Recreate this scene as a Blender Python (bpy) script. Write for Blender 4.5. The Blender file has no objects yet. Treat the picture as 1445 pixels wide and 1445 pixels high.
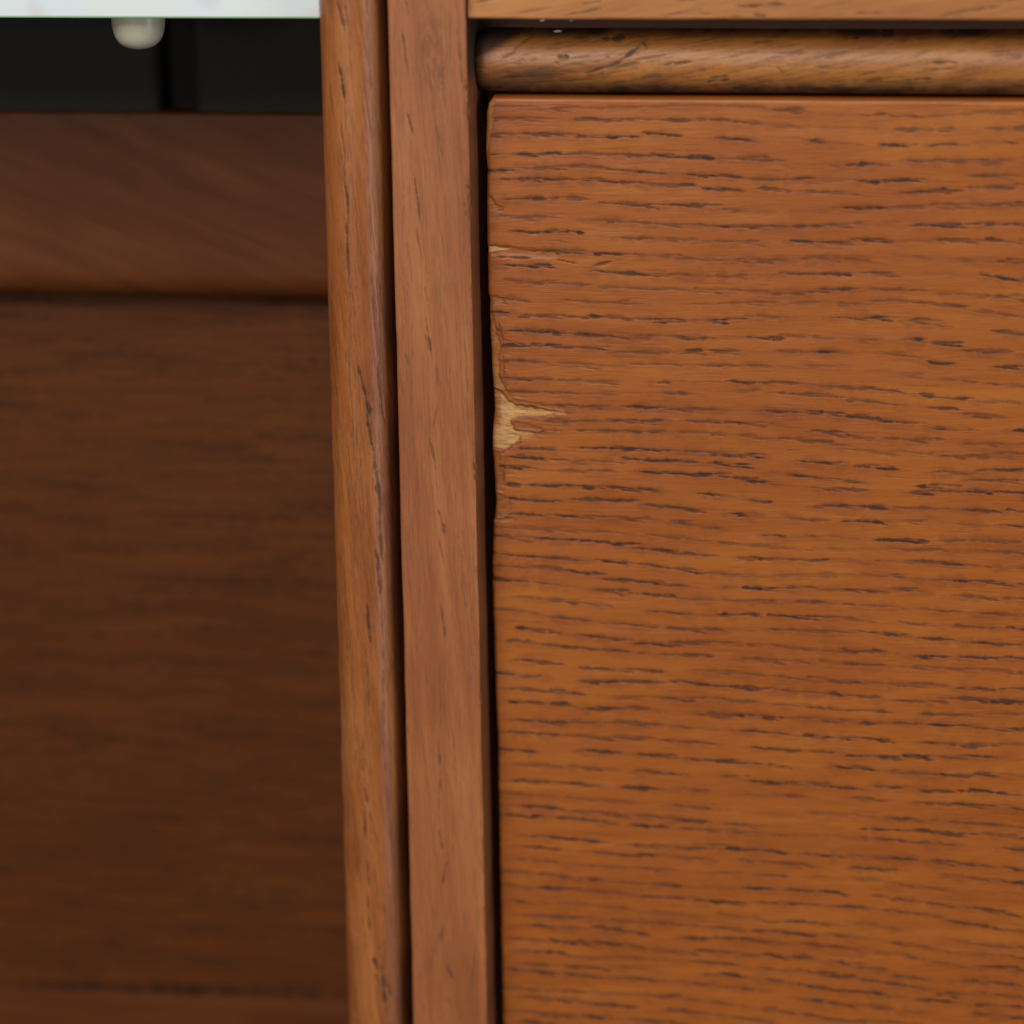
import bpy, math, random
import numpy as np
from mathutils import Vector, Matrix

random.seed(7)
RNG = np.random.default_rng(11)
MM = 0.001
scene = bpy.context.scene
COL = scene.collection

# ------------------------------------------------------------------ camera
YAW, PITCH, ROLL = math.radians(8.25), math.radians(16.1), math.radians(-0.9)
DIST, FPX = 450.0, 4500.0                       # millimetres, focal length in photo pixels
fwd = Vector((-math.sin(YAW) * math.cos(PITCH), math.cos(YAW) * math.cos(PITCH), -math.sin(PITCH)))
rgt = fwd.cross(Vector((0, 0, 1))).normalized()
upv = rgt.cross(fwd)
rgt, upv = (rgt * math.cos(ROLL) + upv * math.sin(ROLL)), (upv * math.cos(ROLL) - rgt * math.sin(ROLL))
CAM = -DIST * fwd
cd = bpy.data.cameras.new('camera')
cam = bpy.data.objects.new('camera', cd)
COL.objects.link(cam)
m = Matrix((rgt, upv, -fwd)).transposed().to_4x4()
m.translation = CAM * MM
cam.matrix_world = m
cd.sensor_width = 36.0
cd.lens = 36.0 * FPX / 1445.0
cd.clip_start = 0.01
cd.clip_end = 50.0
cd.dof.use_dof = True
cd.dof.focus_distance = 0.447
cd.dof.aperture_fstop = 10.0
scene.camera = cam

def at(px, py, Y=0.0):
    """Measured photo pixel -> (x, z) in millimetres on the vertical plane at depth Y."""
    d = fwd + rgt * ((px - 722.5) / FPX) - upv * ((py - 722.5) / FPX)
    t = (Y - CAM.y) / d.y
    p = CAM + d * t
    return p.x, p.z

# ------------------------------------------------------------------ light
world = bpy.data.worlds.new('World')
scene.world = world
world.use_nodes = True
bg = world.node_tree.nodes['Background']
bg.inputs['Color'].default_value = (1.0, 0.95, 0.9, 1)
bg.inputs['Strength'].default_value = 0.08

def area(name, direction, dist, size, power, color, aim=(0, 0, 0)):
    l = bpy.data.lights.new(name, 'AREA')
    l.shape = 'RECTANGLE'
    l.size, l.size_y = size
    l.energy = power
    l.color = color
    o = bpy.data.objects.new(name, l)
    COL.objects.link(o)
    p = Vector(aim) + Vector(direction).normalized() * dist
    o.location = p
    o.rotation_euler = (Vector(aim) - p).to_track_quat('-Z', 'Y').to_euler()
    return o
def dirv(az, el):     # azimuth to the right of straight out of the front, elevation up
    a, e = math.radians(az), math.radians(el)
    return (math.sin(a) * math.cos(e), -math.cos(a) * math.cos(e), math.sin(e))
area('ceiling_light', dirv(-12, 38), 1.4, (1.0, 0.7), 16.0, (1.0, 0.95, 0.88))
area('window_light', dirv(62, 4), 1.3, (0.4, 1.4), 6.0, (0.86, 0.94, 1.0))
area('room_light', dirv(-14, 7), 1.9, (0.8, 0.35), 6.0, (1.0, 0.95, 0.92))

vs = scene.view_settings
vs.view_transform = 'Standard'
vs.look = 'None'
vs.exposure = 0.0
vs.gamma = 1.0

# ------------------------------------------------------------------ helpers
def lin(r, g, b):
    f = lambda c: ((c / 255 + 0.055) / 1.055) ** 2.4 if c > 10 else c / 255 / 12.92
    return (f(r), f(g), f(b), 1.0)

def tag(o, label=None, cat=None, group=None, kind=None):
    if label: o['label'] = label
    if cat: o['category'] = cat
    if group: o['group'] = group
    if kind: o['kind'] = kind
    return o

def empty(name, loc):
    o = bpy.data.objects.new(name, None)
    o.empty_display_size = 0.02
    o.location = Vector(loc) * MM
    COL.objects.link(o)
    return o

def link(name, me, mat, parent=None):
    o = bpy.data.objects.new(name, me)
    COL.objects.link(o)
    me.materials.append(mat)
    if parent:
        o.parent = parent
        p = parent
        off = Vector((0, 0, 0))
        while p:
            off += p.location
            p = p.parent
        o.location = -off
    return o

def grid_mesh(name, P, attrs, mat, parent=None, flip=False):
    """P: rows x cols x 3 in millimetres; attrs: dict of rows x cols float fields."""
    nr, nc = P.shape[:2]
    me = bpy.data.meshes.new(name)
    me.vertices.add(nr * nc)
    me.vertices.foreach_set('co', (P.reshape(-1, 3) * MM).astype(np.float32).ravel())
    idx = np.arange(nr * nc, dtype=np.int32).reshape(nr, nc)
    a, b, c, d = idx[:-1, :-1], idx[:-1, 1:], idx[1:, 1:], idx[1:, :-1]
    q = np.stack([a, b, c, d] if not flip else [a, d, c, b], -1).reshape(-1, 4)
    n = len(q)
    me.loops.add(n * 4)
    me.loops.foreach_set('vertex_index', q.ravel())
    me.polygons.add(n)
    me.polygons.foreach_set('loop_start', np.arange(0, n * 4, 4, dtype=np.int32))
    me.polygons.foreach_set('use_smooth', np.ones(n, dtype=bool))
    me.update(calc_edges=True)
    for k, v in attrs.items():
        at_ = me.attributes.new(k, 'FLOAT', 'POINT')
        at_.data.foreach_set('value', np.ascontiguousarray(v, dtype=np.float32).ravel())
    return link(name, me, mat, parent)

def box(name, x, y, z, mat, parent=None, bev=0.6, seg=3):
    import bmesh
    bm = bmesh.new()
    bmesh.ops.create_cube(bm, size=1)
    for v in bm.verts:
        v.co = Vector(((x[0] + x[1]) / 2 + v.co.x * (x[1] - x[0]), (y[0] + y[1]) / 2 + v.co.y * (y[1] - y[0]),
                       (z[0] + z[1]) / 2 + v.co.z * (z[1] - z[0]))) * MM
    if bev:
        bmesh.ops.bevel(bm, geom=bm.edges[:], offset=bev * MM, segments=seg, affect='EDGES', profile=0.5)
    me = bpy.data.meshes.new(name)
    bm.to_mesh(me); bm.free()
    for p in me.polygons: p.use_smooth = False
    return link(name, me, mat, parent)

def fnoise(x, seed, oct=3):
    """smooth 1-D value noise, about -1..1"""
    x = np.asarray(x, float)
    out = np.zeros_like(x); amp = 1.0; tot = 0
    r = np.random.default_rng(seed)
    for o in range(oct):
        tab = r.uniform(-1, 1, 512)
        f = x * (2 ** o) + r.uniform(0, 100)
        i = np.floor(f).astype(int); t = f - i; t = t * t * (3 - 2 * t)
        out += amp * (tab[i % 512] * (1 - t) + tab[(i + 1) % 512] * t)
        tot += amp; amp *= 0.5
    return out / tot * 1.3

def noise2(x, z, seed):
    r = np.random.default_rng(seed)
    tab = r.uniform(-1, 1, (256, 256))
    i = np.floor(x).astype(int); j = np.floor(z).astype(int)
    tx = x - i; tz = z - j
    tx = tx * tx * (3 - 2 * tx); tz = tz * tz * (3 - 2 * tz)
    g = lambda a, b: tab[a % 256, b % 256]
    return (g(i, j) * (1 - tx) + g(i + 1, j) * tx) * (1 - tz) + (g(i, j + 1) * (1 - tx) + g(i + 1, j + 1) * tx) * tz

class Field:
    """height / pore / raw / dirt fields over a separable x-z grid (rows follow z, columns follow x)"""
    def __init__(self, xs, zs):
        self.xs, self.zs = np.asarray(xs, float), np.asarray(zs, float)
        sh = (len(zs), len(xs))
        self.pore = np.zeros(sh); self.raw = np.zeros(sh); self.dirt = np.zeros(sh); self.h = np.zeros(sh)
        self.rev = self.zs[0] > self.zs[-1]
    def win(self, x0, x1, z0, z1):
        c = np.where((self.xs >= x0) & (self.xs <= x1))[0]
        r = np.where((self.zs >= z0) & (self.zs <= z1))[0]
        if len(c) < 1 or len(r) < 1: return None
        return slice(r[0], r[-1] + 1), slice(c[0], c[-1] + 1)
    def dash(self, x0, z0, x1, z1, T, a, depth=0.1, seed=0, wob=0.1, key='pore'):
        pad = T * 2 + wob + 0.2
        w = self.win(min(x0, x1) - pad, max(x0, x1) + pad, min(z0, z1) - pad, max(z0, z1) + pad)
        if w is None: return
        X, Z = np.meshgrid(self.xs[w[1]], self.zs[w[0]])
        L = math.hypot(x1 - x0, z1 - z0) + 1e-6
        ux, uz = (x1 - x0) / L, (z1 - z0) / L
        t = (X - x0) * ux + (Z - z0) * uz
        d = -(X - x0) * uz + (Z - z0) * ux
        s = np.clip(t / L, 0, 1)
        d = d - wob * fnoise(t * 0.35, seed, 3) * np.minimum(1, np.minimum(s, 1 - s) * 6 + .3)
        prof = np.clip(np.sin(np.pi * np.clip(s, 0, 1)) * 1.6, 0, 1) ** 0.8
        lump = 0.64 + 0.5 * fnoise(t * 0.75, seed + 5, 2) + .22 * fnoise(t * 2.6, seed + 9, 2)
        lump = np.clip(lump, 0.12, 1.15)
        th = T * prof * lump + 1e-4
        k = np.clip(1.15 - (d / th) ** 2 * 0.75, 0, 1)
        k *= (t > 0) & (t < L)
        f = getattr(self, key)
        f[w] = np.maximum(f[w], a * k * np.clip(.45 + .7 * lump, 0, 1))
        if depth:
            kk = np.exp(-(d / (th * 1.15)) ** 2) * ((t > 0) & (t < L)) * prof
            self.h[w] = np.minimum(self.h[w], -depth * kk)
    def poly_sd(self, pts, pad=1.0):
        """signed distance (positive inside) of a polygon given in (x, z)"""
        pts = np.asarray(pts, float)
        w = self.win(pts[:, 0].min() - pad, pts[:, 0].max() + pad, pts[:, 1].min() - pad, pts[:, 1].max() + pad)
        X, Z = np.meshgrid(self.xs[w[1]], self.zs[w[0]])
        X = X + 0.13 * noise2(X * 1.7, Z * 2.6, 5) + .09 * noise2(X * 2.5, Z * 6.5, 7); Z = Z + 0.13 * noise2(X * 1.5 + 40, Z * 2.3, 6)
        best = np.full(X.shape, 1e9); ins = np.zeros(X.shape, bool)
        n = len(pts)
        for i in range(n):
            ax, az = pts[i]; bx, bz = pts[(i + 1) % n]
            dx, dz = bx - ax, bz - az
            t = np.clip(((X - ax) * dx + (Z - az) * dz) / (dx * dx + dz * dz + 1e-12), 0, 1)
            best = np.minimum(best, np.hypot(X - ax - t * dx, Z - az - t * dz))
            cr = ((az > Z) != (bz > Z)) & (X < (bx - ax) * (Z - az) / (bz - az + 1e-12) + ax)
            ins ^= cr
        return w, np.where(ins, best, -best), X, Z

def sst(x, a, b):
    t = np.clip((x - a) / (b - a), 0, 1)
    return t * t * (3 - 2 * t)

# ------------------------------------------------------------------ materials
def nodes_of(name):
    mt = bpy.data.materials.new(name)
    mt.use_nodes = True
    nt = mt.node_tree
    return mt, nt, nt.nodes, nt.links, nt.nodes['Principled BSDF']

def wood(name, dark, mid, light, grain='X', tilt=0.0, rough=0.40, contrast=1.0, ray=0.5, pore_col=(62, 40, 36), fine=1.0, seed=0.0, spec=0.5):
    mt, nt, N, L, bsdf = nodes_of(name)
    tc = N.new('ShaderNodeTexCoord')
    mp = N.new('ShaderNodeMapping')
    mp.inputs['Scale'].default_value = (1000, 1000, 1000)          # millimetres
    mp.inputs['Location'].default_value = (seed, seed * .7, seed * 1.3)
    if grain == 'Z':
        mp.inputs['Rotation'].default_value = (0, math.radians(90 + tilt), 0)
    else:
        mp.inputs['Rotation'].default_value = (0, math.radians(tilt), 0)
    L.new(tc.outputs['Object'], mp.inputs['Vector'])
    def mapped(scale, rot=0):
        k = N.new('ShaderNodeMapping')
        k.inputs['Scale'].default_value = scale
        k.inputs['Rotation'].default_value = (0, math.radians(rot), 0)
        L.new(mp.outputs['Vector'], k.inputs['Vector'])
        return k.outputs['Vector']
    def noise(scale, detail=3, rot=0, dist=0.0, rough_=0.55):
        n = N.new('ShaderNodeTexNoise')
        n.inputs['Scale'].default_value = 1.0
        n.inputs['Detail'].default_value = detail
        n.inputs['Roughness'].default_value = rough_
        n.inputs['Distortion'].default_value = dist
        L.new(mapped(scale, rot), n.inputs['Vector'])
        return n.outputs['Fac']
    def math_(op, a, b=None):
        k = N.new('ShaderNodeMath'); k.operation = op
        for i, v in enumerate((a, b)):
            if v is None: continue
            if isinstance(v, (int, float)): k.inputs[i].default_value = v
            else: L.new(v, k.inputs[i])
        return k.outputs[0]
    def attr(n):
        k = N.new('ShaderNodeAttribute'); k.attribute_name = n
        return k.outputs['Fac']
    def mix(f, a, b, mode='MIX'):
        k = N.new('ShaderNodeMix'); k.data_type = 'RGBA'; k.blend_type = mode
        if isinstance(f, (int, float)): k.inputs[0].default_value = f
        else: L.new(f, k.inputs[0])
        for i, v in ((6, a), (7, b)):
            if isinstance(v, tuple): k.inputs[i].default_value = v
            else: L.new(v, k.inputs[i])
        return k.outputs[2]
    # annual-ring streaks, broad cloudy tone, oblique ray fleck and fine fibre
    streak = noise((0.035, 0.3, 0.42), 4, 0, 0.6)
    cloud = noise((0.03, 0.05, 0.045), 2)
    rays = noise((0.035, 0.2, 0.22), 3, 24, 0.8)
    fib = noise((0.3, 2.5, 4.2), 4)
    s = math_('ADD', math_('MULTIPLY', math_('SUBTRACT', streak, .5), 1.5 * contrast), math_('MULTIPLY', math_('SUBTRACT', cloud, .5), 1.1 * contrast))
    s = math_('ADD', s, math_('MULTIPLY', math_('SUBTRACT', rays, .5), ray))
    s = math_('ADD', s, math_('MULTIPLY', math_('SUBTRACT', fib, .5), .55 * fine))
    s = math_('ADD', s, .5)
    cr = N.new('ShaderNodeValToRGB')
    cr.color_ramp.elements[0].position = 0.1; cr.color_ramp.elements[0].color = lin(*dark)
    cr.color_ramp.elements[1].position = 0.9; cr.color_ramp.elements[1].color = lin(*light)
    e = cr.color_ramp.elements.new(0.5); e.color = lin(*mid)
    L.new(s, cr.inputs['Fac'])
    col = cr.outputs['Color']
    # bare wood in the chips
    rr = N.new('ShaderNodeValToRGB')
    rr.color_ramp.elements[0].position = 0.0; rr.color_ramp.elements[0].color = lin(130, 70, 26)
    rr.color_ramp.elements[1].position = 1.0; rr.color_ramp.elements[1].color = lin(200, 150, 96)
    e = rr.color_ramp.elements.new(0.5); e.color = lin(158, 94, 40)
    rawv = attr('raw')
    rfib = noise((0.5, 3, 3.5), 3)
    L.new(math_('ADD', rawv, math_('MULTIPLY', math_('SUBTRACT', rfib, .5), .22)), rr.inputs['Fac'])
    rf = N.new('ShaderNodeMapRange'); rf.inputs['From Min'].default_value = 0.02; rf.inputs['From Max'].default_value = 0.2
    L.new(rawv, rf.inputs['Value'])
    col = mix(rf.outputs[0], col, rr.outputs['Color'])
    porev = attr('pore')
    pn = noise((0.6, 2, 4), 2)
    pv = math_('MULTIPLY', porev, math_('ADD', math_('MULTIPLY', pn, 0.7), .62))
    pv = math_('MINIMUM', pv, 0.96)
    col = mix(pv, col, lin(*pore_col))
    dv = attr('dirt')
    col = mix(dv, col, lin(40, 24, 17))
    L.new(col, bsdf.inputs['Base Color'])
    rn = noise((0.2, 0.8, 1.2), 3)
    r = math_('ADD', math_('MULTIPLY', math_('SUBTRACT', rn, .5), .16), rough)
    r = math_('ADD', r, math_('MULTIPLY', rawv, .35))
    r = math_('ADD', r, math_('MULTIPLY', porev, .3))
    r = math_('ADD', r, math_('MULTIPLY', dv, .3))
    L.new(r, bsdf.inputs['Roughness'])
    bsdf.inputs['Specular IOR Level'].default_value = spec
    bp = N.new('ShaderNodeBump')
    bp.inputs['Strength'].default_value = 0.6
    bp.inputs['Distance'].default_value = 0.00006
    hb = noise((0.35, 3.0, 4.5), 4, 0, 0, .65)
    L.new(hb, bp.inputs['Height'])
    L.new(bp.outputs['Normal'], bsdf.inputs['Normal'])
    return mt

M_DRAWER = wood('oak_veneer', (141, 72, 25), (157, 85, 30), (171, 99, 36), 'X', 1.5, 0.37, .4, 1.0, (50, 24, 10), fine=1.2, spec=.4)
M_STILE = wood('oak_frame', (144, 82, 44), (157, 93, 51), (168, 105, 58), 'Z', 3, 0.43, 1.2, 0.2, (76, 44, 26), fine=1.4, seed=31)
M_BEAD = wood('oak_bead', (136, 74, 33), (155, 90, 43), (172, 108, 58), 'Z', 4, 0.34, 1.0, 0.2, (52, 32, 18), fine=1.5, seed=77)
M_RAIL = wood('oak_rail', (146, 89, 42), (166, 104, 49), (184, 122, 61), 'X', 10, 0.40, 1.0, 0.3, (62, 40, 22), seed=53)
M_BACK = wood('shade_darkened_oak_panel', (80, 38, 8), (90, 44, 10), (100, 53, 14), 'X', 1, 0.5, .55, 0.2, (40, 22, 10), fine=.8, seed=12, spec=.2)  # compartment woods given darker base colours for the shade in the recess
M_BOARD = wood('shade_darkened_oak_board', (78, 38, 13), (89, 45, 17), (101, 55, 24), 'X', -22, 0.5, .9, 0.3, (50, 30, 20), fine=.8, seed=19, spec=.2)

def plain(name, col, rough, noise_amt=0.1, scale=300.0, **kw):
    mt, nt, N, L, bsdf = nodes_of(name)
    tc = N.new('ShaderNodeTexCoord'); n = N.new('ShaderNodeTexNoise')
    n.inputs['Scale'].default_value = scale; n.inputs['Detail'].default_value = 4
    L.new(tc.outputs['Object'], n.inputs['Vector'])
    cr = N.new('ShaderNodeValToRGB')
    c = lin(*col)
    cr.color_ramp.elements[0].color = tuple(v * (1 - noise_amt) for v in c[:3]) + (1,)
    cr.color_ramp.elements[1].color = tuple(min(1, v * (1 + noise_amt)) for v in c[:3]) + (1,)
    L.new(n.outputs['Fac'], cr.inputs['Fac'])
    L.new(cr.outputs['Color'], bsdf.inputs['Base Color'])
    bsdf.inputs['Roughness'].default_value = rough
    for k, v in kw.items(): bsdf.inputs[k.replace('_', ' ')].default_value = v
    return mt
M_BLACK = plain('dark_surface', (26, 23, 20), 0.75, 0.25, 120)
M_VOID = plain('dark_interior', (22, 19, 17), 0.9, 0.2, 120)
def glass_mat():
    mt, nt, N, L, bsdf = nodes_of('white_glass')
    tc = N.new('ShaderNodeTexCoord')
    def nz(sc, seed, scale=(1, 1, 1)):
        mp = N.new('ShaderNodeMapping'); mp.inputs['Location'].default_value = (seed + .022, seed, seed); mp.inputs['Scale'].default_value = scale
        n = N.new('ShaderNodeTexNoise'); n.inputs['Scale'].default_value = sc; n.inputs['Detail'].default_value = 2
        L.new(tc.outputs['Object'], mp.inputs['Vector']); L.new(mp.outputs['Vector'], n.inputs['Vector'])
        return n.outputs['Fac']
    cr = N.new('ShaderNodeValToRGB')                      # pinkish and bluish reflections tinted into the whitened glass edge
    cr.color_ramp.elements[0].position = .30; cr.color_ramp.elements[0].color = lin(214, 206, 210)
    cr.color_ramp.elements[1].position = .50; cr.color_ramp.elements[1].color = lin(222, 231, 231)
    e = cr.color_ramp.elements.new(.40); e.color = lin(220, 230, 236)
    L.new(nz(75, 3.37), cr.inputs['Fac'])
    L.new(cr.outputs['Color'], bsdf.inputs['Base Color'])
    bsdf.inputs['Roughness'].default_value = .15
    return mt
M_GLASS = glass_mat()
M_ARRIS = plain('green_fringe_arris', (176, 214, 178), 0.15, .05, 80)
M_RUBBER = plain('clear_rubber', (205, 201, 176), 0.3, 0.2, 500, Transmission_Weight=0.2)
M_LINT = plain('lint', (225, 222, 214), 0.9, 0.05, 300)

# ------------------------------------------------------------------ the sideboard
XL, XR, ZT, ZB = -150.0, 130.0, 110.0, -125.0        # how far the built piece runs past the frame
ZF0, ZF1 = 76.0, -88.0                               # finely modelled span
board = empty('sideboard', (-10, 0, ZB))
tag(board, 'brown oak sideboard with a chipped drawer edge, beaded frame and an open shaded compartment', 'sideboard')

def spans(*segs):
    out = []
    for a, b, st in segs:
        n = max(1, int(round(abs(b - a) / st)))
        out.append(np.linspace(a, b, n, endpoint=False))
    out.append([segs[-1][1]])
    return np.concatenate(out)

# ---- drawer front ----------------------------------------------------------
def build_drawer():
    YD = 6.5                                            # set back from the stile
    x0, ztop = at(686.5, 230, YD)[0], at(700, 137.5, YD)[1]
    r = 0.55
    xs = spans((0, r, r / 7), (r, 11, 0.1), (11, 78, 0.2), (78, XR - x0, 6))
    zs = ztop - spans((0, r, r / 6), (r, ztop - ZF1, 0.092), (ztop - ZF1, ztop - ZB, 6))
    F = Field(xs + x0, zs)
    R = random.Random(5)
    # rows of open oak pores along the rings
    z = ztop - 1.0; row = 0
    while z > ZF1 - 4:
        g = (ztop - z) / 145.0                                     # 0 top .. 1 bottom
        sl = -(0.012 + 0.040 * g)
        sd = 1000 + row * 7
        strong = R.choice([0.85, 1, 1, 1.0, .7])
        x = x0 + R.uniform(-4, 3)
        while x < 80:
            rx = (x - x0) / 76
            long_ = (1 - rx) * (0.35 + 0.65 * min(1, g * 1.6 + .25))
            ln = R.uniform(3.0, 7.5) + R.random() ** 2 * 9 * long_ + (R.random() ** 3) * 5
            gap = R.uniform(0.1, 1.2) + (R.random() < .18) * R.uniform(1, 6)
            zc = lambda xx: z + sl * (xx - x0) + 0.55 * float(fnoise(xx * 0.045 + row * .13, 41, 2)) * (1 + rx) + 0.22 * float(fnoise(xx * 0.16, sd, 2))
            j = R.uniform(-.28, .28)
            a0, a1 = x, x + ln
            amp = min(1, strong * R.uniform(.6, 1.15))
            z1_ = zc(a1) + j + R.uniform(-.12, .12)
            z0_ = zc(a0) + j
            # a thin torn line, the open vessels strung along it and a stained halo
            F.dash(a0, z0_, a1, z1_, R.uniform(.17, .28), amp * R.uniform(.8, 1.0), .035, R.randrange(10 ** 6), 0.16)
            F.dash(a0 - 1, z0_ - .1, a1 + 1.5, z1_ - .1, R.uniform(.6, 1.1), .24 * strong, 0, R.randrange(10 ** 6), 0.15)
            for q in range(int(R.uniform(.5, 1.15) * ln / 1.35) + 1):
                t0 = R.uniform(-.04, .85); l2 = R.uniform(1.3, 4.8)
                sx = a0 + t0 * ln; sz = z0_ + (z1_ - z0_) * t0 + R.uniform(-.2, .2) + .1 * float(fnoise(sx * .4, sd + 3, 2))
                am2 = min(1, amp * R.uniform(.6, 1.1)); tl = R.uniform(-.1, .07)
                F.dash(sx, sz, sx + l2, sz + tl * l2 + sl * l2, R.uniform(.16, .35), am2, .045 * am2 + .01, R.randrange(10 ** 6), 0.09)
            x = a1 + gap
        # faint fibres between the rows
        for k in range(14):
            xx = R.uniform(x0, 74); ln = R.uniform(2, 9); o = R.uniform(-1.3, 1.3)
            F.dash(xx, z + sl * (xx - x0) + o, xx + ln, z + sl * (xx + ln - x0) + o, R.uniform(.06, .14), R.uniform(.12, .35), 0.015, R.randrange(10 ** 6), 0.1)
        z -= R.uniform(1.6, 2.65)
        row += 1
    X, Z = np.meshgrid(F.xs, F.zs)
    dx, dz = X - x0, ztop - Z
    # oblique medullary rays cross the rings and break up the rows of pores
    ca, sa = math.cos(math.radians(27)), math.sin(math.radians(27))
    U, W_ = X * ca - Z * sa, X * sa + Z * ca
    ray = noise2(U * .06, W_ * .34, 101) + .6 * noise2(U * .12, W_ * .8, 102)
    fall = sst(dx, 6, 30)
    F.pore *= np.clip(1.02 - fall * .65 * sst(ray, .2, .8), .2, 1)
    F.h *= np.clip(1 - fall * .8 * sst(ray, .15, .75), .2, 1)
    # outline of the worn edge, measured down the photograph
    meas = [(138, 694.5), (146, 689.5), (160, 686.3), (205, 685.2), (244, 687), (290, 686.6), (345, 687), (352, 688.5), (362, 687.2), (415, 688.4), (425, 690.6), (440, 690), (455, 691), (490, 692.6),
            (525, 694), (560, 696.5), (580, 697), (612, 694.3), (636, 694.5), (650, 696), (670, 697.4), (690, 698.6), (707, 699.6), (722, 699), (735, 696.4), (760, 695.3), (800, 694.4), (830, 694.8), (920, 697.3), (1045, 702), (1200, 704.6), (1445, 709.5), (1500, 711)]
    zz, xx = [], []
    for y, px in meas:
        a, b = at(px, y, YD); xx.append(a); zz.append(b)
    edge = np.interp(F.zs, zz[::-1], xx[::-1]) - x0
    edge = edge + 0.05 * fnoise(F.zs * 0.7, 3, 3)
    off = edge[:, None] * np.exp(-dx / 2.2)
    # measured chips
    def P(*pts): return [at(px, py, YD) for px, py in pts]
    main = P((688, 545), (703, 549), (708, 553), (716, 562), (727, 570), (749, 573), (772, 577), (795, 581), (780, 588), (745, 589.5), (729, 591), (721, 595),
             (728, 605), (748, 608), (762, 610), (754, 615), (743, 618), (736, 619), (729, 627), (720, 632), (710, 637), (688, 634))
    w, sd, CX, CZ = F.poly_sd(main)
    rough = 0.5 + 0.5 * noise2(CX * 1.1, CZ * 4.0, 9) + 0.25 * noise2(CX * 3, CZ * 7.0, 19)
    inn = sst(sd, -0.08, 0.36)
    F.h[w] = F.h[w] * (1 - inn) - inn * (0.22 + 0.13 * rough + .02 * noise2(CX * .6, CZ * 9, 29) + 0.25 * np.clip(1 - (CX - x0) / 2.5, 0, 1))
    F.pore[w] *= (1 - inn)
    edge_brown = (CX - x0) < 1.5 + 0.3 * noise2(CX * 0 + 3, CZ * 2, 4)
    fibre = noise2(CX * .35, CZ * 3.2, 91) + .5 * noise2(CX * .8, CZ * 6.5, 92)
    val = 0.34 + 0.62 * sst(sd, 0.08, 0.55) + 0.13 * fibre + .1 * noise2(CX * .9, CZ * .9, 93)
    brown = (1 - sst(CX - x0 + .25 * noise2(CX * 2, CZ * 1.3, 94), .75, 1.5)) * sst(CZ, at(700, 612, YD)[1] - .3, at(700, 596, YD)[1])
    val = np.clip(val - .42 * brown, 0.2, 1)
    F.raw[w] = np.maximum(F.raw[w], val * sst(sd, -.08, .05))
    # ledge over the pale break and sliver between tongues, their shade coloured brown
    def shallow(pts, depth, rv, soft=.34):
        w, sd, CX, CZ = F.poly_sd(P(*pts), .6)
        k = sst(sd, -.06, soft)
        nz = 0.85 + .28 * noise2(CX * .8, CZ * 1.3, 23) + .1 * noise2(CX * 1.5, CZ * 4, 24)
        F.h[w] = np.where(k > 0, np.minimum(F.h[w], -depth * k * nz), F.h[w])
        F.pore[w] *= (1 - .8 * k)
        F.raw[w] = np.maximum(F.raw[w], np.clip(rv + .12 * noise2(CX * .7, CZ * 2.4, 25), .05, 1) * k * (F.raw[w] < .1))
    shallow([(706, 545), (716, 551), (728, 563), (752, 567), (776, 570), (802, 573), (796, 582), (770, 578), (745, 573), (724, 570), (712, 560)], .12, .22)
    shallow([(719, 594), (734, 595), (752, 599), (768, 604), (764, 611), (745, 608), (727, 605)], .13, .18)
    shallow([(688, 437), (696, 440), (699, 456), (705, 476), (708, 490), (704, 505), (706, 512), (705, 528), (709, 538), (715, 551), (706, 553), (700, 549), (688, 548)], .17, .54)
    shallow([(686, 415), (702, 417), (711, 420), (714, 428), (700, 430), (686, 435)], .18, .34)
    shallow([(684, 276), (694, 276), (700, 286), (713, 292), (711, 299), (697, 297), (684, 302)], .22, .36)
    shallow([(684, 346.5), (704, 347.5), (722, 351), (706, 354), (684, 357)], .2, 1.1, .12)
    shallow([(684, 344), (702, 345), (726, 348), (756, 352), (784, 354), (790, 360), (782, 367), (752, 364), (722, 360), (684, 362)], .2, .30)
    shallow([(686, 634), (704, 636), (707, 646), (705, 660), (712, 668), (714, 684), (708, 694), (688, 694)], .15, .2)
    shallow([(688, 694), (706, 697), (717, 701), (722, 716), (716, 729), (688, 734)], .14, .34)
    shallow([(688, 733), (706, 731), (728, 729), (716, 736), (688, 739)], .26, .62)
    shallow([(682, 140), (694, 138), (697, 146), (698, 170), (694, 205), (691, 236), (682, 245)], .07, .52, .5)
    # torn fibres along the grain, some pale slivers running on under the finish
    for k in range(70):
        a, b = R.uniform(697, 770), R.uniform(556, 632)
        q = at(a, b, YD); l2 = R.uniform(.8, 3.2)
        c = np.argmin(abs(F.xs - q[0])); rr_ = np.argmin(abs(F.zs - q[1]))
        if F.raw[rr_, c] > .45:
            F.dash(q[0], q[1], q[0] + l2, q[1] - l2 * R.uniform(0, .08), R.uniform(.05, .1), R.uniform(.2, .6), .05, R.randrange(9999), .06)
    for a, b, l2, rv in ((776, 583, 3.4, .85), (764, 580, 4.0, .7), (752, 588, 3.2, .6), (748, 613, 2.6, .75), (738, 617, 2.6, .6), (726, 628, 1.8, .7), (716, 560, 2.4, .6), (708, 500, 1.6, .5), (706, 520, 1.4, .5), (712, 668, 1.5, .4), (714, 715, 1.6, .45), (716, 350, 4.2, .6), (700, 358, 5, .45), (703, 446, 1.6, .5)):
        q = at(a, b, YD)
        F.dash(q[0], q[1], q[0] + l2, q[1] - l2 * .05, R.uniform(.1, .17), rv, .05, R.randrange(9999), .07, 'raw')
    for a in (((728, 576), (772, 581)), ((735, 584), (780, 585)), ((726, 611), (752, 613)), ((706, 622), (726, 620))):
        (p0, p1) = a
        q0, q1 = at(*p0, YD), at(*p1, YD)
        F.dash(q0[0], q0[1], q1[0], q1[1], .12, .32, 0, R.randrange(9999), .06)
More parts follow.
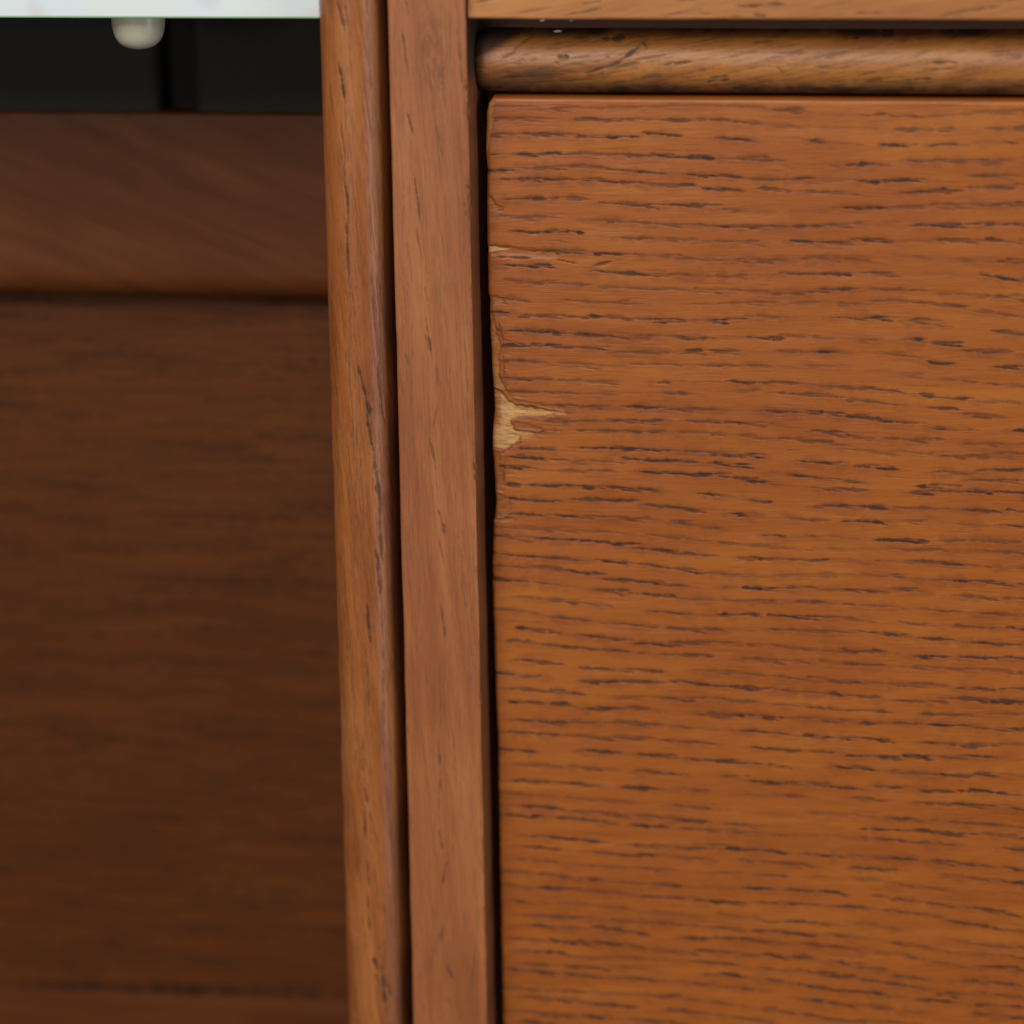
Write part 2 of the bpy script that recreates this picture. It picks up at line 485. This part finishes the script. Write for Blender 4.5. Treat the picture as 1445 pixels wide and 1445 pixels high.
    for p0, p1, t, am in (((716, 634), (737, 622), .22, .95), ((754, 616), (768, 607), .2, .8), ((706, 639), (719, 634), .2, .7),
                          ((700, 727), (728, 733), .2, .85), ((696, 297), (712, 296), .14, .7), ((705, 427), (716, 429), .15, .6), ((708, 490), (712, 552), .14, .6),
                          ((703, 452), (711, 486), .15, .55), ((707, 478), (742, 488), .18, .6), ((700, 362), (752, 364), .24, .8), ((712, 640), (708, 690), .13, .6),
                          ((784, 366), (815, 372), .22, .9), ((836, 375), (866, 369), .22, .85)):
        q0, q1 = at(*p0, YD), at(*p1, YD)
        F.dash(q0[0], q0[1], q1[0], q1[1], t, am, .07, R.randrange(9999), .08)
    # chipped arris is lower near the edge everywhere
    wear = np.clip(.5 + .8 * fnoise(F.zs * .35, 77, 3), 0, 1)[:, None]
    Y = np.where(dx < r, r - np.sqrt(np.clip(r * r - (r - dx) ** 2, 0, None)), 0.0) + np.where(dz < r, r - np.sqrt(np.clip(r * r - (r - dz) ** 2, 0, None)), 0.0)
    Y = np.minimum(Y, r * 1.3)
    Y = Y + 0.14 * wear * np.exp(-dx / 0.9) - F.h + 0.03 * noise2(X * .15, Z * .5, 3)
    F.raw = np.maximum(F.raw, 0.30 * sst(0.35 - dx + .2 * wear, 0, .3) * wear)
    F.raw = np.maximum(F.raw, 0.30 * sst(0.5 - dz, 0, .3) * (0.4 + .6 * np.clip(fnoise(F.xs * .2, 8, 3) + .4, 0, 1))[None, :])
    P3 = np.stack([X + off, Y + YD, Z], -1)
    # side return and top return, back to the full board thickness
    T = 17.0
    side = [P3[:, :1] * [1, 0, 1] + np.array([0, yy, 0]) for yy in (YD + T, YD + 6.0, YD + 2.0, YD + 1.0)]
    P3 = np.concatenate(side + [P3], 1)
    A = {}
    for k in ('pore', 'raw', 'dirt'):
        f = getattr(F, k)
        A[k] = np.concatenate([np.zeros((f.shape[0], 4)), f], 1)
    top = [P3[:1] * [1, 0, 1] + np.array([0, 1, 0]) * np.maximum(P3[:1, :, 1:2], yy) for yy in (YD + T, YD + 6.0, YD + 2.0)]
    P3 = np.concatenate(top + [P3], 0)
    for k in A: A[k] = np.concatenate([np.repeat(A[k][:1] * 0, 3, 0), A[k]], 0)
    return grid_mesh('drawer_front', P3, A, M_DRAWER, board, flip=True)
drawer = build_drawer()
tag(drawer, 'drawer front of horizontal grain oak with a pale chip broken from its left edge')

# ---- stile -------------------------------------------------------------------
def rounded_cols(x0, x1, r, st, depth):
    """profile across a board: (x, y) from left return over the face to right return"""
    a = np.linspace(0, math.pi / 2, 6)
    left = [(x0, depth), (x0, depth * .4), (x0, 2.0)] + [(x0 + r - r * math.cos(t), r - r * math.sin(t)) for t in a]
    mid = [(x, 0.0) for x in np.linspace(x0 + r, x1 - r, int((x1 - x0) / st))[1:-1]]
    right = [(x1 - x0 + x0 - (p[0] - x0), p[1]) for p in left[::-1]]
    return np.array(left + mid + right)

def build_stile():
    x0, x1 = -16.0, -5.05
    pr = rounded_cols(x0, x1, 0.35, 0.1, 18.0)
    zs = spans((ZT, ZF0, 6), (ZF0, ZF1, 0.2), (ZF1, ZB, 6))
    F = Field(pr[:, 0], zs)
    R = random.Random(21)
    def mark(p0, p1, t, a, dep=.05, wob=.1, key='pore'):
        q0, q1 = at(*p0), at(*p1)
        F.dash(q0[0], q0[1], q1[0], q1[1], t, a, dep, R.randrange(10 ** 6), wob, key)
    marks = [((568, 44), (576, 100), .22, .75), ((571, 60), (578, 105), .15, .6), ((575, 158), (584, 190), .2, .85), ((574, 0), (577, 22), .2, .7), ((583, 240), (594, 318), .2, .8),
             ((588, 318), (596, 372), .16, .6), ((604, 85), (616, 170), .22, .35), ((608, 140), (628, 235), .2, .5), ((646, 38), (652, 90), .2, .5), ((648, 60), (655, 130), .2, .6),
             ((599, 405), (606, 432), .2, .4), ((601, 448), (610, 512), .24, .85), ((600, 470), (606, 500), .16, .6), ((616, 510), (620, 548), .2, .5), ((618, 570), (610, 612), .2, .5),
             ((606, 618), (614, 655), .24, .7), ((617, 715), (630, 760), .24, .6), ((626, 738), (632, 752), .3, .75), ((620, 760), (627, 800), .2, .45), ((622, 850), (628, 905), .2, .7),
             ((655, 480), (661, 560), .16, .5), ((658, 560), (664, 640), .14, .35), ((619, 1045), (623, 1120), .18, .8), ((620, 1100), (617, 1150), .18, .6), ((618, 1170), (624, 1200), .34, .7),
             ((630, 1215), (622, 1260), .24, .8), ((620, 1245), (626, 1276), .2, .6), ((626, 1300), (621, 1330), .24, .8), ((612, 1330), (606, 1372), .15, .4), ((628, 1360), (640, 1384), .3, .7),
             ((630, 1408), (638, 1424), .3, .9), ((640, 1415), (646, 1424), .2, .5), ((597, 1416), (599, 1432), .24, .8), ((672, 1320), (662, 1405), .2, .5), ((672, 1190), (668, 1250), .14, .4),
             ((572, 498), (576, 516), .34, .55), ((566, 120), (570, 190), .12, .3), ((590, 645), (584, 760), .12, .3), ((638, 880), (648, 980), .12, .28), ((600, 930), (606, 1030), .14, .32)]
    for p0, p1, t, a in marks: mark(p0, p1, t, a)
    for k in range(800):                                       # fine vertical fibres
        xx = R.uniform(x0, x1); z0 = R.uniform(ZF1, ZF0); ln = R.uniform(3, 14)
        F.dash(xx, z0, xx - ln * R.uniform(-.02, .10), z0 + ln, R.uniform(.05, .14), R.uniform(.08, .42), .012, R.randrange(10 ** 6), .15)
    # old grey-brown rub high on the face and dirty nicks down the right arris
    for c, rx, rz, a in (((612, 60), 1.7, 4.4, .42), ((618, 110), 1.4, 2.2, .5), ((605, 28), 1.2, 2.5, .3)):
        cx, cz = at(*c)
        X, Z = np.meshgrid(F.xs, F.zs)
        d = ((X - cx) / rx) ** 2 + ((Z - cz) / rz) ** 2
        F.dirt = np.maximum(F.dirt, a * np.exp(-d) * np.clip(.6 + .7 * noise2(X * 2.2, Z * 1.1, 8) + .4 * noise2(X * 5, Z * 4, 18), 0, 1))
    for y0, y1, wd, a in ((20, 60, 3, .5), (112, 172, 6, .8), (150, 165, 8, .7), (250, 312, 9, .55), (285, 308, 12, .6), (620, 650, 3, .5), (652, 700, 6, .6), (980, 1000, 3, .3), (400, 470, 3, .35)):
        z1_, z0_ = at(660, y0)[1], at(660, y1)[1]
        X, Z = np.meshgrid(F.xs, F.zs)
        k = sst(Z, z0_ - .3, z0_ + .4) * (1 - sst(Z, z1_ - .4, z1_ + .3)) * sst(X, x1 - wd * .1 - .15, x1 - .05)
        n = np.clip(.35 + .9 * noise2(X * 3, Z * 1.6, 31) + .4 * noise2(X * 6, Z * 5, 32), 0, 1)
        k = k * (pr[:, 1] < .34)[None, :]
        F.dirt = np.maximum(F.dirt, a * k * n)
        F.h = np.minimum(F.h, -.12 * k * n)
    wearr = np.clip(fnoise(F.zs * .22, 9, 4) + .25, 0, 1)
    X, Z = np.meshgrid(F.xs, F.zs)
    F.raw = np.maximum(F.raw, .5 * sst(X, x1 - .42, x1 - .15) * wearr[:, None] * (np.arange(len(pr)) < len(pr) - 4)[None, :])
    # drawer-side return darkened in colour for the shade inside the gap
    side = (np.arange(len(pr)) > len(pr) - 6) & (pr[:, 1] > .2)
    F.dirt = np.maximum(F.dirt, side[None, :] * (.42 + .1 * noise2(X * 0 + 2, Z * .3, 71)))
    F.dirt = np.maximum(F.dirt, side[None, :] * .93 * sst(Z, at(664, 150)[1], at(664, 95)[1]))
    xx = np.broadcast_to(pr[:, 0], X.shape) + 0.06 * fnoise(F.zs * .12, 5, 3)[:, None]
    # the stile leans by a hair towards its foot on the right side
    xx = xx + ((pr[:, 0] - x0) / (x1 - x0))[None, :] * np.interp(F.zs, [-80, 72], [.18, -.16])[:, None]
    yy = np.broadcast_to(pr[:, 1], X.shape) - F.h + .03 * noise2(X * .6, Z * .1, 2)
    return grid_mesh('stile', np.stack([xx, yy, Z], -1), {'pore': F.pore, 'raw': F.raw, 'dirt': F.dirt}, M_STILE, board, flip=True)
tag(build_stile(), 'flat upright stile beside the drawer with worn dark nicks on its right edge')

# ---- upright bead beside the compartment ------------------------------------
def bead_profile(c, Rb, yc, n):
    ang = np.linspace(-math.pi / 2, math.pi / 2, n)
    return c + Rb * np.sin(ang), yc - Rb * 1.0 * np.cos(ang), ang

def build_stile_bead():
    Rb, c, yc = 4.55, -21.75, 3.4
    px, py, ang = bead_profile(c, Rb, yc, 110)
    px = np.concatenate([[px[0]] * 2, px, [px[-1]] * 2]); py = np.concatenate([[16, 6], py, [6, 16]])
    nx = np.concatenate([[-1, -1], np.sin(ang), [1, 1]]); ny = np.concatenate([[0, 0], -np.cos(ang), [0, 0]])
    zs = spans((ZT, ZF0, 6), (ZF0, ZF1, 0.2), (ZF1, ZB, 6))
    F = Field(px, zs)
    R = random.Random(33)
    def mark(p0, p1, t, a, dep=.08, wob=.14):
        q0, q1 = at(*p0, -1.0), at(*p1, -1.0)
        F.dash(q0[0], q0[1], q1[0], q1[1], t, a, dep, R.randrange(10 ** 6), wob)
    for p0, p1, t, a in [((471, 0), (484, 45), .3, .7), ((483, 5), (487, 40), .2, .6), ((473, 85), (486, 146), .26, .95), ((478, 170), (484, 240), .18, .6), ((482, 230), (488, 300), .22, .9), ((485, 262), (490, 320), .2, .8),
                         ((487, 300), (490, 398), .24, .85), ((486, 345), (490, 392), .2, .7), ((496, 260), (504, 330), .16, .5), ((491, 395), (500, 450), .2, .6), ((500, 400), (505, 440), .16, .5),
                         ((503, 508), (514, 560), .3, .9), ((508, 535), (522, 590), .42, 1), ((514, 570), (523, 632), .4, 1), ((520, 600), (528, 660), .34, .9), ((526, 640), (536, 720), .3, .8), ((524, 650), (531, 700), .26, .7),
                         ((531, 690), (538, 800), .28, .7), ((528, 760), (534, 840), .26, .8), ((534, 800), (536, 850), .22, .6), ((516, 850), (524, 912), .3, .85), ((512, 905), (516, 925), .3, .7), ((518, 960), (521, 1010), .2, .6),
                         ((508, 1040), (514, 1100), .2, .6), ((514, 1110), (518, 1135), .3, .8), ((515, 1140), (513, 1196), .24, .7), ((522, 1140), (524, 1190), .18, .6), ((518, 1210), (522, 1250), .24, .85), ((519, 1260), (522, 1315), .24, .8),
                         ((530, 1200), (534, 1300), .2, .5), ((528, 1350), (536, 1372), .4, .95), ((531, 1370), (536, 1400), .3, .7), ((540, 1360), (546, 1440), .34, .8), ((545, 1390), (558, 1420), .3, .7), ((535, 1340), (546, 1330), .2, .5),
                         ((497, 470), (503, 505), .14, .5), ((520, 380), (528, 480), .18, .45), ((530, 510), (540, 610), .2, .5), ((538, 900), (540, 1040), .16, .4)]:
        mark(p0, p1, t, a)
    for k in range(650):
        xx = R.uniform(c - Rb * .8, c + Rb); z0 = R.uniform(ZF1, ZF0); ln = R.uniform(3, 14)
        F.dash(xx, z0, xx - ln * R.uniform(0, .12), z0 + ln, R.uniform(.05, .16), R.uniform(.1, .5), .015, R.randrange(10 ** 6), .15)
    X, Z = np.meshgrid(F.xs, F.zs)
    s = np.broadcast_to(nx, X.shape)
    # darker tone along the groove side
    F.dirt = np.maximum(F.dirt, sst(s, .62, .98) * (.55 + .35 * noise2(X * .6, Z * .12, 3)))
    F.dirt = np.clip(F.dirt, 0, .9)
    lump = -.08 * sst(-s, .3, .9) * np.clip(fnoise(F.zs * .16, 15, 3), 0, 1)[:, None] * 2 + F.h
    lean = np.interp(F.zs, [-80, 72], [-.1, .35])[:, None]
    P3 = np.stack([X + nx[None, :] * lump + lean, np.broadcast_to(py, X.shape) + ny[None, :] * lump, Z], -1)
    return grid_mesh('stile_bead', P3, {'pore': F.pore, 'raw': F.raw, 'dirt': F.dirt}, M_BEAD, board, flip=True)
tag(build_stile_bead(), 'rounded upright bead with dark cracks beside the open compartment')

# ---- rail and its bead above the drawer --------------------------------------
def build_rail():
    x0, zb = -4.95, 69.3
    xs = spans((x0, 78, .25), (78, XR, 6))
    r = .3
    a = np.linspace(0, math.pi / 2, 6)
    pz = np.concatenate([[ZT, 90], np.linspace(84, zb + r, 140), zb + r - r * np.sin(a)[1:], [zb, zb, zb]])
    py = np.concatenate([[0, 0], np.zeros(140), r - r * np.cos(a)[1:], [1.5, 6, 16]])
    F = Field(xs, pz)
    R = random.Random(44)
    for k in range(150):
        xx = R.uniform(x0, 76); zz = R.uniform(zb - .2, 84); ln = R.uniform(1.5, 7)
        F.dash(xx, zz, xx + ln, zz + ln * R.uniform(.0, .3), R.uniform(.07, .22), R.uniform(.2, .75), .04, R.randrange(10 ** 6), .1)
    for p0, p1, t, am in (((1035, 9), (1112, 6), .22, .9), ((1062, 20), (1082, 22), .22, .8), ((1375, 14), (1412, 9), .22, .7), ((820, 6), (850, 2), .15, .6), ((1345, 24), (1356, 22), .2, .7)):
        q0, q1 = at(*p0), at(*p1)
        F.dash(q0[0], q0[1], q1[0], q1[1], t, am, .05, R.randrange(9999), .08)
    X, Z = np.meshgrid(F.xs, F.zs)
    F.dirt = np.maximum(F.dirt, .85 * np.exp(-((X - x0) / .55) ** 2) * np.clip(.7 + .5 * noise2(X * 2, Z * 1.2, 3), 0, 1))
    F.dirt = np.maximum(F.dirt, .5 * np.exp(-((X - x0) / 2.2) ** 2) * np.clip(.2 + .9 * noise2(X * 1.4, Z * 2, 5), 0, 1))
    F.dirt = np.maximum(F.dirt, (py > .9)[:, None] * np.clip(1.0 - (X - x0) / 40, .5, .97))
    F.raw = np.maximum(F.raw, .55 * sst(zb + .42 - Z, 0, .25) * (py < .31)[:, None] * np.clip(fnoise(F.xs * .1, 3, 3) + .6, 0, 1)[None, :])
    wav = .07 * fnoise(F.xs * .08, 12, 3)
    P3 = np.stack([X, np.broadcast_to(py[:, None], X.shape) - F.h, Z + wav[None, :] * (Z < 75)], -1)
    # left end return
    P3 = np.concatenate([P3[:, :1] + [0, 12, 0], P3], 1)
    A = {k: np.concatenate([getattr(F, k)[:, :1], getattr(F, k)], 1) for k in ('pore', 'raw', 'dirt')}
    return grid_mesh('top_rail', P3, A, M_RAIL, board, flip=True)
tag(build_rail(), 'flat cross rail running along the top above the drawer bead')

def build_rail_bead():
    Rb, yc = 4.25, 9.9
    zc = at(1000, 93, yc - Rb)[1]
    ang = np.linspace(math.pi / 2, -math.pi / 2, 96)
    pz = zc + Rb * np.sin(ang); py = yc - Rb * np.cos(ang)
    pz = np.concatenate([[pz[0]] * 2, pz, [pz[-1]] * 2]); py = np.concatenate([[18, 12], py, [12, 18]])
    nz = np.concatenate([[1, 1], np.sin(ang), [-1, -1]]); ny = np.concatenate([[0, 0], -np.cos(ang), [0, 0]])
    x0 = at(664, 90, 6)[0]
    xs = spans((x0, x0 + 3, .1), (x0 + 3, 78, .2), (78, XR, 6))
    F = Field(xs, pz)
    R = random.Random(55)
    def mark(p0, p1, t, a, dep=.09, wob=.12, key='pore'):
        q0, q1 = at(*p0, 5.9), at(*p1, 5.9)
        F.dash(q0[0], q0[1], q1[0], q1[1], t, a, dep, R.randrange(10 ** 6), wob, key)
    for p0, p1, t, a in [((722, 72), (752, 50), .28, .7), ((708, 84), (728, 70), .22, .5), ((825, 103), (866, 90), .22, .8), ((840, 98), (880, 86), .22, .9), ((862, 92), (890, 76), .28, .95), ((880, 82), (908, 62), .34, .95),
                         ((868, 94), (905, 88), .16, .6), ((890, 88), (940, 76), .16, .6), ((786, 80), (803, 80), .45, .75), ((797, 77), (804, 82), .4, 1), ((780, 88), (790, 90), .35, .6), ((805, 55), (830, 54), .3, .8), ((846, 56), (882, 56), .5, 1), ((878, 52), (892, 52), .3, .7),
                         ((905, 58), (914, 68), .3, .8), ((936, 92), (980, 86), .22, .9), ((950, 90), (972, 87), .2, .9), ((996, 117), (1034, 112), .3, .9), ((1000, 110), (1030, 107), .24, .7), ((1108, 76), (1136, 68), .2, .5), ((1160, 80), (1200, 72), .2, .6),
                         ((1150, 98), (1200, 95), .14, .4), ((1094, 92), (1106, 104), .24, .6), ((1190, 56), (1215, 55), .3, .7), ((1240, 51), (1262, 51), .4, .9), ((1215, 118), (1245, 112), .28, .7), ((1222, 114), (1260, 110), .2, .5),
                         ((1275, 114), (1318, 111), .24, .95), ((1312, 88), (1352, 88), .22, .95), ((1330, 86), (1350, 90), .18, .7), ((1310, 100), (1352, 97), .3, .5), ((1355, 98), (1390, 96), .18, .6), ((1232, 118), (1276, 116), .2, .5), ((1400, 80), (1445, 72), .2, .5),
                         ((1020, 84), (1060, 70), .15, .4), ((700, 112), (760, 108), .3, .5), ((762, 118), (840, 112), .2, .4)]:
        mark(p0, p1, t, a)
    for k in range(520):
        xx = R.uniform(x0, 76); zz = R.uniform(zc - Rb, zc + Rb); ln = R.uniform(1.5, 7)
        F.dash(xx, zz, xx + ln, zz + ln * R.uniform(-.02, .3), R.uniform(.06, .2), R.uniform(.12, .65), .02, R.randrange(10 ** 6), .12)
    X, Z = np.meshgrid(F.xs, F.zs)
    s = np.broadcast_to(nz[:, None], X.shape)
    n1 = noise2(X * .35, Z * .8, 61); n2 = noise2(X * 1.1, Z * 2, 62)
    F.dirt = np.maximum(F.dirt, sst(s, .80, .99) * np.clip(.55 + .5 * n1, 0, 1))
    F.dirt = np.maximum(F.dirt, sst(-s, .30, .85) * np.clip(.72 + .3 * n1 + .2 * n2, 0, 1))  # lower half also carries the bead's own shadow, drawn into this field
    F.dirt = np.maximum(F.dirt, np.exp(-((X - x0) / 1.8) ** 2) * np.clip(.85 + .4 * n2, 0, 1))
    # grime packed in the upper left corner, with a clear diagonal edge
    dg = (X - x0) * .72 + (zc + Rb - Z) * -1.0
    F.dirt = np.maximum(F.dirt, sst(-(X - x0) * .55 + (Z - zc) - .1, -.8, .9) * .95)
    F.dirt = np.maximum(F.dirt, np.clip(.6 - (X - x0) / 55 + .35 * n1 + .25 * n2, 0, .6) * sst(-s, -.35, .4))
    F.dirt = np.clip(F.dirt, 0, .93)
    end = np.clip(1 - ((X - x0) / 2.2), 0, 1) ** 2.2 * 1.9                      # the end is rounded off by hand
    lump = F.h - end + .08 * noise2(X * .12, s * 2, 9)
    P3 = np.stack([X, np.broadcast_to(py[:, None], X.shape) + ny[:, None] * lump, Z + nz[:, None] * lump * .7], -1)
    cap = P3[:, :1].copy(); cap[:, :, 1] = 18
    P3 = np.concatenate([cap, P3], 1)
    A = {k: np.concatenate([getattr(F, k)[:, :1], getattr(F, k)], 1) for k in ('pore', 'raw', 'dirt')}
    return grid_mesh('rail_bead', P3, A, M_RAIL, board, flip=True)
tag(build_rail_bead(), 'rounded cross bead above the drawer, grimy at its left end')

# ---- carcass behind the front -------------------------------------------------
M_CARC = plain('raw_carcass', (92, 54, 32), 0.7, .2, 150)
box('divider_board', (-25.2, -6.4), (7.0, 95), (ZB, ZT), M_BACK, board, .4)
box('rail_backing', (-5.6, XR), (12.5, 24), (60.5, ZT), M_CARC, board, .4)
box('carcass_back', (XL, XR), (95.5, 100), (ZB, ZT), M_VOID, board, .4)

def board_mesh(name, x, z, y, thick, r_top, r_bot, mat, label=None):
    """a board with rounded long edges, profile swept along x"""
    a = np.linspace(0, math.pi / 2, 10)
    prof = [(y + thick, z[1])]
    prof += [(y + r_top - r_top * math.sin(t), z[1] - r_top + r_top * math.cos(t)) for t in a]
    prof += [(y, q) for q in np.linspace(z[1] - r_top, z[0] + r_bot, 12)[1:-1]]
    prof += [(y + r_bot - r_bot * math.cos(t), z[0] + r_bot - r_bot * math.sin(t)) for t in a]
    prof += [(y + thick, z[0])]
    prof = np.array(prof)
    xs = np.linspace(x[0], x[1], 40)
    P = np.zeros((len(prof), 40, 3))
    P[:, :, 0] = xs[None]; P[:, :, 1] = prof[:, :1]; P[:, :, 2] = prof[:, 1:]
    z0 = np.zeros(P.shape[:2])
    o = grid_mesh(name, P, {'pore': z0, 'raw': z0, 'dirt': z0}, mat, board, flip=True)
    if label: o['label'] = label
    return o
ub = at(200, 160, 40)[1]; lb = at(200, 427, 40)[1]
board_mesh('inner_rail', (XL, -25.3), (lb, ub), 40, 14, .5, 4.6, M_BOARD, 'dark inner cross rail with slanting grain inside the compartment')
def build_inner_panel():
    xs = spans((XL, -95, 5), (-95, -25.3, .6)); zs = spans((lb + 6, -102, .22), (-102, ZB, 5))
    F = Field(xs, zs)
    R = random.Random(66)
    for k in range(1500):
        xx = R.uniform(-110, -27); zz = R.uniform(-100, lb + 4); ln = R.uniform(4, 26)
        F.dash(xx, zz, xx + ln, zz - ln * R.uniform(-.01, .03), R.uniform(.15, .5), R.uniform(.12, .6), 0, R.randrange(10 ** 6), .3)
    for p0, p1, t, a in (((40, 1391), (380, 1400), 1.1, .95), ((-40, 1390), (160, 1392), .8, .7), ((300, 1398), (500, 1402), .8, .7), ((0, 1362), (120, 1364), .6, .5), ((60, 1340), (300, 1348), .5, .4), ((300, 1100), (470, 1110), .5, .35), ((370, 1256), (430, 1260), .6, .5)):
        q0, q1 = at(*p0, PY), at(*p1, PY)
        F.dash(q0[0], q0[1], q1[0], q1[1], t, a, .05, R.randrange(9999), .25)
    X, Z = np.meshgrid(F.xs, F.zs)
    P3 = np.stack([X, PY - F.h, Z], -1)
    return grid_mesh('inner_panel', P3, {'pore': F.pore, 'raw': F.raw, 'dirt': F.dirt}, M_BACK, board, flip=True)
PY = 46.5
M_BASE = wood('shade_darkened_oak_base', (80, 38, 9), (90, 43, 12), (100, 52, 16), 'X', 1, 0.6, .75, 0.2, (40, 22, 10), fine=.8, seed=44, spec=.2)
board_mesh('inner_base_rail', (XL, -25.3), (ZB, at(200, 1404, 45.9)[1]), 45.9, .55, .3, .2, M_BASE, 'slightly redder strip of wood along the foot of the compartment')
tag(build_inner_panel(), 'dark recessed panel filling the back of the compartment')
gx0, gx1 = at(228, 100, 42.5)[0], at(272, 100, 42.5)[0]
box('dark_block', (XL, gx0), (42.0, 46), (ub - 4, ZT), M_BLACK, board, 1.6, 6)
box('dark_block', (gx1, -25.3), (42.0, 46), (ub - 4, ZT), M_BLACK, board, 1.6, 6)
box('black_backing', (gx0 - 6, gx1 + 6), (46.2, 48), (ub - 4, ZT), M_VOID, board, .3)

# ------------------------------------------------------------------ glass shelf
gz = at(300, 26.3, 4.5)[1]
shelf = empty('glass_shelf', (-60, 20, gz))
tag(shelf, 'bright white glass shelf above the dark gap at the top left', 'glass shelf')
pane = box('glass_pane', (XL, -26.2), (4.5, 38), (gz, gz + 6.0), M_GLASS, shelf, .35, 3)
pane.data.materials.append(M_ARRIS)
for p in pane.data.polygons:                              # lower arris coloured green for the lens's colour fringe
    if p.normal.z < -.2 and p.normal.y < -.2: p.material_index = 1
def bumper():
    x, z = at(196, 47, 11.0)
    prof = [(0, 0), (.9, .06), (1.7, .25), (2.4, .6), (2.95, 1.1), (3.35, 1.8), (3.6, 2.6), (3.75, 3.5), (3.8, 5.2)]
    n = 40
    A = np.linspace(0, 2 * math.pi, n + 1)
    P = np.zeros((len(prof), n + 1, 3))
    h = gz - at(196, 69, 11.0)[1]
    for i, (rr, hh) in enumerate(prof):
        P[i, :, 0] = x + rr * np.cos(A); P[i, :, 1] = 11.0 + rr * np.sin(A)
        P[i, :, 2] = gz - h + hh * h / 5.2
    return grid_mesh('rubber_bumper', P, {}, M_RUBBER, shelf)
tag(bumper(), 'round clear rubber bumper under the shelf')

# ------------------------------------------------------------------ lint caught in the groove
def lint():
    V, Fc = [], []
    R = random.Random(3)
    for px, py, ln, w, an in ((765, 28.5, .75, .34, .15), (787, 44, 1.2, .12, .05), (806, 29, .5, .08, .1)):
        x, z = at(px, py, 4.0)
        n = 7
        b = len(V)
        for i in range(n):
            t = i / (n - 1) - .5
            cx = x + ln * t * math.cos(an); cz = z + ln * t * math.sin(an)
            rr = w * (1 - (2 * t) ** 2) * .5 + .015
            for k in range(6):
                a = k * math.pi / 3
                V.append(((cx - rr * math.sin(an) * math.cos(a)) * MM, (4.0 + rr * math.sin(a)) * MM, (cz + rr * math.cos(an) * math.cos(a)) * MM))
        for i in range(n - 1):
            for k in range(6):
                Fc.append((b + i * 6 + k, b + i * 6 + (k + 1) % 6, b + i * 6 + 6 + (k + 1) % 6, b + i * 6 + 6 + k))
    me = bpy.data.meshes.new('lint')
    me.from_pydata(V, [], Fc)
    return link('lint', me, M_LINT)
tag(lint(), 'specks of pale lint caught in the groove above the cross bead', 'lint', kind='stuff')
